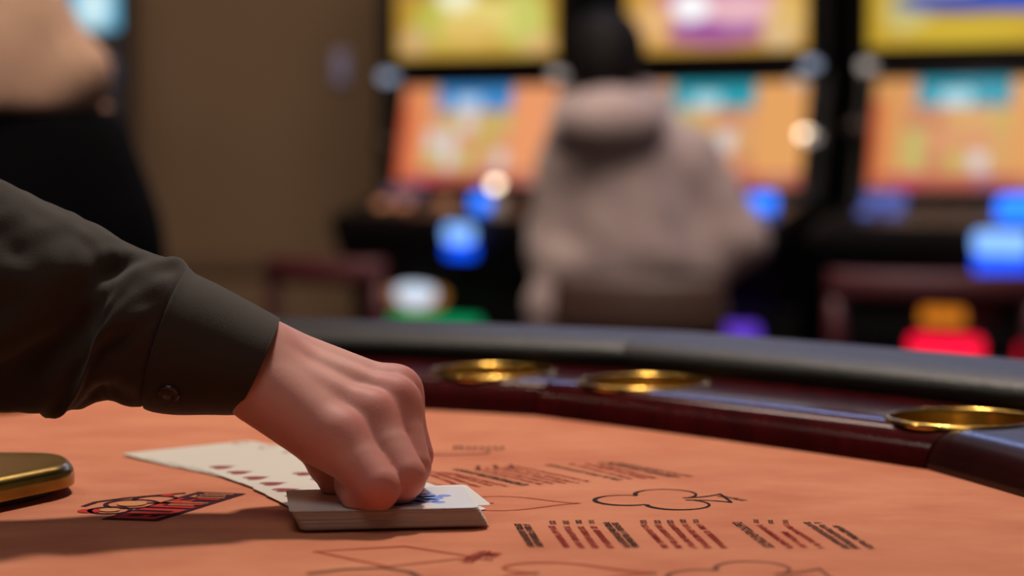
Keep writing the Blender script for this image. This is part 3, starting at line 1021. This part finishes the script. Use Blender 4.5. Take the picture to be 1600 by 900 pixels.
def mixc(a, b, t):
    t = max(0, min(1, t)); return tuple(a[i] + (b[i] - a[i]) * t for i in range(3))
def blobs(base, lst):
    def paint(u, v):
        c = base(u, v) if callable(base) else base
        for (cu, cv, ru, rv, col) in lst:
            d = math.sqrt(((u - cu) / ru) ** 2 + ((v - cv) / rv) ** 2)
            c = mixc(c, col, (1.15 - d) / 0.3)
        return c
    return paint
def rects(base, lst):
    def paint(u, v):
        c = base(u, v) if callable(base) else base
        for (u0, u1, v0, v1, col) in lst:
            if u0 <= u <= u1 and v0 <= v <= v1: c = col
        return c
    return paint
rs = random.Random(11)
def reels(top, sideL, sideR, lft, tiles):
    base = (228, 150, 88)
    L = [(lft, 1 - .28, .12, .8, tiles[0])]
    n = 5
    u0, u1 = lft, 0.72
    L = []
    for i in range(n):
        for j in range(3):
            a = u0 + (u1 - u0) * i / n; b = u0 + (u1 - u0) * (i + 1) / n
            v0 = .14 + .2 * j
            L.append((a + .008, b - .008, v0 + .01, v0 + .19, tiles[rs.randrange(len(tiles))]))
    L.append((u0 + .06, .70, .76, 1.0, top)); L.append((u0 + .18, .50, .74, .90, mixc(top, (240, 245, 255), .65)))
    L.append((0, lft - .03, .05, 1, sideL)); L.append((.73, 1, .05, 1, sideR))
    L.append((0, 1, 0, .12, (196, 92, 72)))
    L.append((.15, .28, .01, .13, (214, 70, 90))); L.append((.56, .66, .01, .13, (168, 96, 130))); L.append((.8, .92, .01, .11, (206, 130, 110)))
    L.append((0, .05, .05, .8, mixc(sideL, (225, 70, 40), .6)))
    return rects(base, L)
warmt = [(222, 164, 92), (206, 176, 84), (230, 138, 84), (198, 186, 96), (226, 150, 100), (210, 130, 90), (220, 206, 200)]
LOW = [reels((52, 140, 214), (238, 130, 74), (246, 150, 92), .17, warmt),
       reels((30, 160, 180), (226, 150, 84), (238, 160, 84), .17, warmt),
       reels((20, 158, 186), (226, 150, 76), (234, 158, 84), .17, warmt)]
UP = [blobs((196, 142, 36), [(.30, .55, .2, .42, (196, 190, 66)), (.78, .55, .16, .5, (206, 206, 90)), (.52, .62, .22, .3, (236, 214, 110)), (.38, .95, .12, .2, (250, 244, 206)), (.47, .40, .2, .2, (232, 190, 90)),
                             (.12, .25, .1, .2, (214, 170, 110)), (.5, .12, .38, .08, (204, 160, 48)), (.88, .2, .1, .14, (226, 180, 110))]),
      blobs((212, 152, 48), [(.5, .6, .36, .48, (206, 100, 160)), (.5, .28, .3, .16, (158, 70, 160)), (.15, .45, .11, .3, (238, 178, 106)), (.86, .5, .12, .36, (232, 184, 96)), (.62, .62, .2, .24, (240, 180, 190)), (.36, .66, .11, .22, (255, 255, 255)), (.85, .2, .1, .16, (226, 186, 130))]),
      blobs((206, 162, 30), [(.2, .5, .12, .34, (206, 190, 110)), (.5, .62, .36, .16, (30, 70, 190)), (.85, .62, .3, .18, (24, 74, 210)), (.42, .88, .2, .14, (232, 206, 120)), (.5, .2, .3, .16, (214, 178, 36)), (.75, .95, .2, .1, (236, 210, 130))])]

ROW = math.radians(-28)
def slot_machine(idx, cx, cy, opts, label):
    root = empty('slot_machine', (cx, cy, 0), ROW)
    tag(root, label, 'slot machine', 'bank of slot machines')
    # local frame: +x viewer's right, -y toward the player, z up; screens' plane near y = 0
    Wc = 0.66
    prof = [(0.50, 0.02), (-0.20, 0.02), (-0.20, 0.62), (-0.34, 0.84), (-0.34, 0.885), (-0.02, 0.945), (0.06, 1.31), (0.02, 1.335), (0.02, 1.98), (0.10, 2.02), (0.50, 2.02)]
    bm = bmesh.new()
    L = [bm.verts.new((-Wc / 2, y, z)) for y, z in prof]; R = [bm.verts.new((Wc / 2, y, z)) for y, z in prof]
    bm.faces.new(L); bm.faces.new(R[::-1])
    for i in range(len(prof)):
        j = (i + 1) % len(prof); bm.faces.new((L[i], R[i], R[j], L[j]))
    bmesh.ops.recalc_face_normals(bm, faces=bm.faces)
    bmesh.ops.bevel(bm, geom=bm.edges[:], offset=0.012, segments=2, affect='EDGES')
    bmobj('cabinet', bm, M_BLACK, root)
    # lower screen, leaning back
    tl = math.atan2(0.08, 0.365)
    Rl = Matrix.Rotation(-tl, 4, 'X')
    nl = Vector((0, -math.cos(tl), math.sin(tl)))
    cl = Vector((0, 0.0205, 1.1275)) + nl * 0.010
    ml = Matrix.Translation(cl) @ Rl
    Wl, Hl = 0.555, 0.315
    link_mesh('lower_screen', img_mesh('lower_screen', 60, 34, Wl, Hl, LOW[idx], ml), screen_mat('slot_screen', 1.0), root)
    # bezel around it
    bm = bmesh.new()
    for (x, z, sx, sz) in [(0, Hl / 2 + .014, Wl + .056, .028), (0, -Hl / 2 - .014, Wl + .056, .028), (-Wl / 2 - .014, 0, .028, Hl), (Wl / 2 + .014, 0, .028, Hl)]:
        box_bm(bm, cl + Rl.to_3x3() @ Vector((x, 0.001, z)), (sx, .02, sz), 0.004, Rl.to_3x3())
    bmobj('lower_bezel', bm, M_BLACKG, root)
    # upper screen
    Wu, Hu = 0.575, 0.48
    zu = CAMZ + 0.2740 + Hu / 2
    mu = Matrix.Translation((0, 0.004, zu))
    link_mesh('upper_screen', img_mesh('upper_screen', 48, 40, Wu, Hu, UPF(idx), mu), screen_mat('slot_screen', 1.0), root)
    bm = bmesh.new()
    for (x, z, sx, sz) in [(0, Hu / 2 + .012, Wu + .05, .024), (0, -Hu / 2 - .012, Wu + .05, .024), (-Wu / 2 - .012, 0, .024, Hu), (Wu / 2 + .012, 0, .024, Hu)]:
        box_bm(bm, Vector((x, 0.006, zu + z)), (sx, .03, sz), 0.004)
    bmobj('upper_bezel', bm, M_BLACKG, root)
    # chrome strip between the screens
    box('chrome_strip', (0, 0.012, 1.328), (0.56, 0.012, 0.012), M_DARKMET, root, bevel=0.003)
    # button deck: sloping panel with round buttons
    td = math.atan2(0.06, 0.32); Rd = Matrix.Rotation(td, 3, 'X')
    def deck(x, t):       # t = 0 at the front edge
        return Vector((x, -0.34 + 0.32 * t, 0.885 + 0.06 * t))
    for k in range(5):
        x = -0.22 + 0.075 * k
        lathe('play_button', [(0, .016), (.018, .014), (.024, .006), (.026, 0)], opts['btn'][k % len(opts['btn'])], root, 20, deck(x, .45), Rd)
    box('card_reader', deck(-0.20, .75) + Vector((0, 0, .02)), (0.11, 0.05, 0.035), opts['reader'], root, bevel=0.008)
    for (x, z, y, sx, sz, mm) in opts['lights']:
        box('bill_slot_light', (x, y, z), (sx, 0.03, sz), mm, root, bevel=min(sx, sz) * 0.3)
    # side lamps, and glowing domes that stand in for chrome highlights
    for (x, z, r, mm) in opts['bulbs_glints']:
        lathe('side_lamp_and_glint', [(0, r * .9), (r * .5, r * .8), (r * .85, r * .45), (r, 0), (r * .7, -0.06)], mm, root, 16, (x, -0.05, z), Matrix.Rotation(math.pi / 2, 3, 'X'))
    # belly door and its lit emblem
    box('belly_door', (0, -0.205, 0.34), (0.54, 0.02, 0.50), M_BLACKG, root, bevel=0.006)
    for (x, z, sx, sz, mm, oval) in opts['belly']:
        if oval:
            lathe('belly_emblem', [(0, .012), (.8, .010), (.95, .006), (1.0, 0)], mm, root, 28, (x, -0.216 - (.006 if mm is WHT else 0), z), Matrix.Rotation(math.pi / 2, 3, 'X') @ Matrix.Diagonal((sx / 2, sz / 2, 1)))
        else:
            box('belly_light', (x, -0.22, z), (sx, 0.016, sz), mm, root, bevel=min(sx, sz) * 0.25)
    return root

# the photograph shows only the lower band of the upper screens: squeeze the artwork into that band and add an unseen blue-white glow above for reflections on cards and rail
def UPF(idx):
    f = UP[idx]
    lo_, hi_ = (54, 62, 150), (206, 220, 255)
    return lambda u, v: f(u, v / 0.42) if v < 0.42 else mixc(mixc(f(u, 1.0), lo_, (v - 0.42) / 0.12), hi_, (v - 0.7) / 0.12)

BL1 = emit('bright_blue_light', (40, 120, 255), 1.7); BL2 = emit('pale_blue_light', (130, 180, 255), 1.3); BL3 = emit('deep_blue_light', (10, 80, 245), 1.4)
BL4 = emit('dim_blue_light', (84, 100, 178), 0.9)
WARMB = emit('warm_lamp', (255, 228, 195), 5); DIMB = emit('dim_lamp_and_glint', (150, 140, 135), 1.5); COOLB = emit('cool_chrome_glint', (120, 130, 150), 1.8)  # cool and some dim emitters imitate glints on chrome caps
ORB = emit('amber_button', (190, 120, 80), 0.9); DKB = mat('dark_button', (60, 44, 40), 0.3)
WHT = emit('white_emblem_light', (205, 220, 240), 1.1); GRN = emit('green_strip_light', (0, 150, 90), 1.0); AMB = emit('amber_strip_light', (190, 130, 60), 0.6)
PUR = emit('purple_strip_light', (100, 60, 200), 1.0); RED = emit('red_strip_light', (250, 20, 60), 1.2); REDD = emit('dim_red_light', (190, 10, 40), 0.9); ORG = emit('orange_strip_light', (200, 115, 30), 1.0)

slot_machine(0, -0.117, 6.80, dict(
    btn=[ORB, ORB, DKB, ORB, DKB], reader=emit('lilac_reader', (120, 96, 120), 0.6),
    lights=[(0.165, 0.925, -0.26, 0.065, 0.055, BL1), (0.145, 0.835, -0.36, 0.10, 0.055, BL2), (0.145, 0.785, -0.35, 0.10, 0.045, BL3)],
    bulbs_glints=[(-0.30, 1.315, .018, COOLB), (0.305, 1.315, .016, DIMB), (0.095, 0.975, .014, WARMB), (-0.30, 0.83, .018, DIMB), (-.31, 1.1, .03, mat('lamp_off', (40, 34, 32), .2))],
    belly=[(-0.085, 0.640, 0.15, 0.08, WHT, True), (-0.085, 0.640, 0.21, 0.11, AMB, True), (-0.02, 0.555, 0.32, 0.035, GRN, False)]),
    'slot machine left of the seated player, orange screen below and gold screen above')
slot_machine(1, 0.600, 6.40, dict(
    btn=[DKB, ORB, DKB, DKB, ORB], reader=DKB,
    lights=[(0.23, 0.935, -0.20, 0.085, 0.055, BL1), (0.225, 0.865, -0.33, 0.05, 0.035, BL4)],
    bulbs_glints=[(0.31, 1.33, .018, COOLB), (0.295, 1.13, .013, WARMB), (0.31, 1.12, .016, DIMB), (0.27, 1.28, .016, DIMB), (0.33, .83, .03, mat('lamp_off', (40, 34, 32), .2))],
    belly=[(0.12, 0.56, 0.22, 0.06, PUR, False)]),
    'slot machine partly hidden by the seated player, magenta picture on its upper screen')
slot_machine(2, 1.262, 6.00, dict(
    btn=[BL4, BL4, DKB, DKB, DKB], reader=BL4,
    lights=[(0.22, 0.925, -0.26, 0.12, 0.085, BL1), (0.20, 0.845, -0.36, 0.15, 0.06, BL2), (0.20, 0.79, -0.35, 0.15, 0.06, BL3)],
    bulbs_glints=[(-0.28, 1.32, .018, DIMB), (-0.30, 1.15, .03, mat('lamp_off', (40, 34, 32), .2)), (-0.3, 0.87, .03, mat('lamp_off', (40, 34, 32), .2))],
    belly=[(0.015, 0.548, 0.20, 0.075, RED, False), (0.005, 0.64, 0.12, 0.05, ORG, False), (0.25, 0.54, 0.08, 0.07, REDD, False)]),
    'rightmost slot machine with a blue band on its gold upper screen and red light below')

# ------------------------------------------------------------------ stools in front of the machines
def stool(x, y, rz, label, leather, w=0.46, top=0.80, bh=0.065):
    root = empty('casino_stool', (x, y, 0), rz)
    tag(root, label, 'stool', 'stools along the slot machines')
    bm = bmesh.new(); box_bm(bm, (0, 0, 0.50), (w, 0.42, 0.10), 0.035)
    bmobj('seat', bm, leather, root, True)
    # curved low backrest on two posts, toward -y (the aisle)
    vs, fs = [], []
    n = 14
    for i in range(n + 1):
        t = -1 + 2 * i / n
        xx = t * w / 2; yy = -0.21 - 0.05 * (1 - t * t)
        for (dy, z) in [(-.02, .0), (-.024, .03), (-.024, .1), (-.014, .12), (.014, .12), (.022, .1), (.022, .02), (.014, 0)]:
            vs.append((xx, yy + dy, top - bh + z * bh / .12))
    for i in range(n):
        for q in range(8):
            fs.append((i * 8 + q, i * 8 + (q + 1) % 8, (i + 1) * 8 + (q + 1) % 8, (i + 1) * 8 + q))
    fs.append(tuple(range(8))[::-1]); fs.append(tuple(n * 8 + q for q in range(8)))
    pyobj('backrest', vs, fs, leather, root, True)
    for sx in (-1, 1):
        tube('back_post', [(sx * w * .46, -0.195, 0.46), (sx * w * .46, -0.215, 0.62), (sx * w * .46, -0.215, top - .05)], 0.022, leather, root, 10)
    lathe('pedestal', [(0.03, 0.06), (0.03, 0.40), (0.05, 0.44), (0.12, 0.455), (0, 0.455)], M_DARKMET, root, 20)
    lathe('base', [(0, 0), (0.24, 0), (0.24, 0.02), (0.10, 0.05), (0.03, 0.07), (0, 0.07)], M_DARKMET, root, 28)
    lathe('foot_ring', [(0.16, 0.25), (0.175, 0.255), (0.18, 0.265), (0.175, 0.275), (0.16, 0.28), (0.155, 0.265), (0.16, 0.25)], M_CHROME, root, 28)
    return root
pS = P(575, 400, 5.9); stool(pS.x, 5.9, ROW, 'empty burgundy stool in front of the leftmost slot machine', M_BURG, 0.36, 0.80)
pS = P(1020, 415, 5.25); stool(pS.x, 5.27, math.radians(-12), 'brown stool with low back carrying the hooded player', M_BROWNLEA, 0.40, 0.79, 0.14)
pS = P(1480, 405, 5.2); stool(pS.x, 5.3, math.radians(-14), 'empty burgundy stool before the rightmost slot machine with red light', M_BURG, 0.50, 0.80)

# ------------------------------------------------------------------ seated player in the grey hooded jacket
PD = 5.5
pl = empty('person', (P(985, 400, PD).x, PD, 0))
tag(pl, 'person in a grey hooded jacket sitting with back turned at a slot machine', 'person')
def padd(o, r):
    o.parent = r; o.matrix_parent_inverse = Matrix.Translation(-Vector(r.location)); return o
q = lambda x, y, D=PD: P(x, y, D)
def build_body(g):
    f = g.ell(q(950, 85, 5.48), (.078, .095, .108))
    f = smin(f, g.cap(q(955, 130, 5.47), q(970, 200, 5.5), .052, .06), .03)
    f = smin(f, g.ell(q(945, 95, 5.60), (.05, .05, .07)), .03)
    f = smin(f, g.cap(q(970, 215, 5.50), q(985, 440, 5.52), .12, .13), .06)
    for (a, b, c) in [(q(1080, 255, 5.5), q(1158, 378, 5.52), q(1135, 358, 5.85)), (q(885, 255, 5.5), q(855, 395, 5.55), q(850, 350, 5.85))]:
        f = smin(f, g.chain([a, b, c], [.05, .04, .032], .02), .03)
        d = g.ell(c + Vector((0, .05, 0)), (.035, .06, .022))
        f = smin(f, d, .02)
        for k in range(4):
            b0 = c + Vector((-.03 + .02 * k, .09, 0)); f = smin(f, g.cap(b0, b0 + Vector((0, .06, -.025)), .010, .008), .006)
        f = smin(f, g.cap(c + Vector((-.03, .04, 0)), c + Vector((-.06, .08, -.01)), .012, .009), .008)
    return f
padd(sdf_part('body', M_SKINFAR, None, (-.05, 5.2, .45), (.85, 6.15, 1.5), .0125, build_body), pl)
def build_jacket(g):
    f = g.cap(q(975, 265, 5.50), q(985, 385, 5.50), .165, .185)
    f = smin(f, g.cap(q(900, 245, 5.50), q(1070, 250, 5.50), .085, .085), .07)
    f = smin(f, g.cap(q(905, 400, 5.50), q(1090, 400, 5.50), .095, .10), .06)
    f = smin(f, g.chain([q(1075, 260, 5.5), q(1148, 372, 5.50), q(1130, 352, 5.80)], [.088, .082, .06], .03), .04)
    f = smin(f, g.chain([q(890, 265, 5.5), q(872, 400, 5.50), q(855, 352, 5.80)], [.085, .075, .055], .03), .04)
    # tails of the jacket hanging beside the seat back
    f = smin(f, g.chain([q(890, 420, 5.46), q(858, 480, 5.45), q(850, 530, 5.45)], [.085, .055, .045], .03), .03)
    f = smin(f, g.cap(q(905, 470, 5.44), q(905, 530, 5.45), .05, .05), .02)
    f = smin(f, g.cap(q(1090, 440, 5.58), q(1070, 520, 5.6), .07, .06), .03)
    # folds across the back
    f = f - .003 * np.sin(g.Z * 45 + g.X * 22) * np.clip((1.02 - g.Z) * 6, 0, 1)
    return f
jk = padd(sdf_part('jacket', M_JACKET, None, (-.05, 5.15, .5), (.85, 6.0, 1.3), .0125, build_jacket), pl)
def build_hood(g):
    f = g.ell(q(955, 188, 5.36), (.140, .105, .085))
    f = smin(f, g.chain([q(885, 215, 5.45), q(900, 175, 5.50), q(945, 150, 5.46), q(1010, 165, 5.50), q(1035, 225, 5.45)], [.055, .055, .05, .055, .055], .03), .03)
    return f
padd(sdf_part('hood', M_JACKET, None, (-.0, 5.15, .95), (.6, 5.75, 1.35), .0125, build_hood), pl)
def build_hair(g):
    f = g.ell(q(948, 80, 5.46), (.098, .112, .112))
    f = smin(f, g.cap(q(945, 110, 5.42), q(950, 150, 5.42), .075, .06), .03)
    return np.maximum(f, -(5.56 - g.Y + (g.Z - 1.36) * .8)) 
padd(sdf_part('hair', M_HAIR, None, (.05, 5.2, 1.1), (.5, 5.8, 1.55), .011, build_hair), pl)
def build_legs(g):
    f = g.ell(q(1000, 505, 5.50), (.19, .15, .10))
    for sx, kx in ((-.09, -.11), (.09, .13)):
        a = q(1000, 505, 5.50) + Vector((sx, .05, 0)); k = Vector((a.x + kx * .4, 5.98, .62)); an = Vector((k.x, 5.86, .24)); toe = an + Vector((0, .16, -.05))
        f = smin(f, g.chain([a, k, an], [.09, .065, .05], .03), .05)
        f = smin(f, g.cap(an + Vector((0, 0, -.02)), toe, .045, .04), .02)
    return f
padd(sdf_part('trousers', M_TROUSER, None, (-.05, 5.2, .1), (.85, 6.25, .85), .0135, build_legs), pl)

# ------------------------------------------------------------------ standing person at the left, blouse and black trousers
LD = 3.0
st = empty('person', (-0.68, LD, 0))
tag(st, 'blurred person in a beige top and black trousers standing behind the dealer\'s arm', 'person')
X0 = -0.695
def build_lbody(g):
    f = g.ell((X0 - .16, LD, 1.66), (.078, .098, .115))
    f = smin(f, g.ell((X0 - .155, LD + .085, 1.635), (.03, .03, .04)), .02)
    f = smin(f, g.cap((X0 - .15, LD + .01, 1.56), (X0 - .13, LD, 1.45), .05, .055), .03)
    f = smin(f, g.cap((X0 - .13, LD, 1.42), (X0, LD, 1.05), .09, .08), .06)
    for sg in (-1, 1):
        s_ = Vector((X0 - .15 + sg * .10, LD - .02, 1.40))
        e_ = Vector((X0 - .02 + sg * .12, LD - .03, 1.20)) if sg > 0 else Vector((X0 - .34, LD, 1.20)); h_ = Vector((X0 - .02 + sg * .03, LD + .21, 1.20 + .03 * sg))
        f = smin(f, g.chain([s_, e_, h_], [.045, .038, .03], .02), .03)
        f = smin(f, g.ell(h_ + Vector((-sg * .05, 0, 0)), (.06, .025, .032)), .02)
        for k in range(4):
            b0 = h_ + Vector((-sg * .09, -.005, .025 - .017 * k)); f = smin(f, g.cap(b0, b0 + Vector((-sg * .06, .015, 0)), .010, .008), .005)
        f = smin(f, g.cap(h_ + Vector((-sg * .04, 0, .03)), h_ + Vector((-sg * .08, -.01, .055)), .011, .009), .006)
        f = smin(f, g.chain([(X0 + sg * .06, LD, 1.0), (X0 + sg * .10, LD - .02, .52), (X0 + sg * .09, LD, .08)], [.09, .05, .035], .03), .03)
    return f
padd(sdf_part('body', M_SKINFAR, None, (-1.25, 2.6, .02), (-.40, 3.5, 1.85), .0125, build_lbody), st)
def build_blouse(g):
    f = g.cap((X0 - .125, LD, 1.37), (X0 - .01, LD, 1.16), .125, .125)
    f = smin(f, g.cap((X0 - .27, LD, 1.40), (X0 - .05, LD, 1.40), .065, .065), .05)
    f = smin(f, g.cap((X0 - .10, LD, 1.185), (X0 + .055, LD - .01, 1.185), .075, .060), .05)
    for sg in (-1, 1):
        f = smin(f, g.cap((X0 - .15 + sg * .10, LD - .02, 1.40), (X0 - .025 + .115, LD - .03, 1.195) if sg > 0 else (X0 - .34, LD, 1.22), .062, .052), .02)
        f = smin(f, g.cap((X0 + .09, LD - .03, 1.195) if sg > 0 else (X0 - .34, LD, 1.22), (X0 - .02 + sg * .06, LD + .16, 1.20), .052, .042), .02)
    f = f + .003 * np.sin(g.X * 50 - g.Z * 30)
    return np.maximum(f, 1.142 - g.Z)
padd(sdf_part('blouse', M_BLOUSE, None, (-1.25, 2.7, 1.1), (-.40, 3.35, 1.55), .012, build_blouse), st)
def build_tr(g):
    f = g.ell((X0, LD, .98), (.205, .15, .17))
    f = smin(f, g.cap((X0 - .06, LD, 1.10), (X0 + .06, LD, 1.10), .098, .098), .06)
    for sg in (-1, 1):
        f = smin(f, g.chain([(X0 + sg * .10, LD, .92), (X0 + sg * .10, LD - .02, .52), (X0 + sg * .09, LD + .01, .12)], [.108, .078, .062], .03), .04)
    return np.maximum(f, g.Z - 1.150)
padd(sdf_part('trousers', M_BLACKTR, None, (-1.0, 2.75, .03), (-.40, 3.25, 1.22), .013, build_tr), st)
def build_lhair(g):
    f = g.ell((X0 - .16, LD - .02, 1.69), (.095, .11, .115))
    f = smin(f, g.cap((X0 - .16, LD - .07, 1.66), (X0 - .15, LD - .09, 1.47), .07, .05), .04)
    return np.maximum(f, g.Y - (LD + .045) + (1.69 - g.Z) * .3)
padd(sdf_part('hair', M_HAIR, None, (-1.1, 2.7, 1.35), (-.6, 3.3, 1.9), .012, build_lhair), st)
bm = bmesh.new()
for sg in (-1, 1):
    box_bm(bm, (X0 + sg * .09, LD + .06, .045), (.09, .26, .09), .03)
padd(bmobj('shoes', bm, M_BLACK, None, True), st)

# ------------------------------------------------------------------ things along the brown wall
kd = 7.4
kk = empty('ticket_kiosk', (P(147, 0, kd).x, kd, 0))
tag(kk, 'dark kiosk with glowing pale blue screen by the brown wall, far left', 'kiosk')
zs = CAMZ + (226 - 48) / FPX * kd
box('kiosk_body', (0, 0.1, (zs + .35) / 2), (0.21, 0.22, zs + .35), mat('kiosk_grey', (46, 42, 46), .5), kk, bevel=0.015)
sm = img_mesh('kiosk_screen', 16, 24, 0.172, 0.26, blobs((84, 176, 216), [(.5, .35, .35, .4, (170, 222, 240)), (.5, .3, .2, .2, (216, 244, 250))]), Matrix.Translation((0, -0.014, zs + .13)))
link_mesh('kiosk_screen', sm, screen_mat('slot_screen', 1.0), kk)
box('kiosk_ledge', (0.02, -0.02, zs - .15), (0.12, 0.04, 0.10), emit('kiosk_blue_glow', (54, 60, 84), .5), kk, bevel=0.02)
fx = P(532, 106, WY - .03)
sco = empty('wall_plate', (fx.x, WY, fx.z))
tag(sco, 'small bluish upright plate mounted on the brown wall', 'wall plate')
box('plate', (0, -0.014, 0), (0.06, 0.028, 0.13), mat('blue_grey_plate', (150, 148, 190), .3), sco, bevel=0.012)
box('plate_insert', (0, -0.03, 0), (0.034, 0.006, 0.09), mat('blue_grey_insert', (170, 170, 215), .25), sco, bevel=0.002)
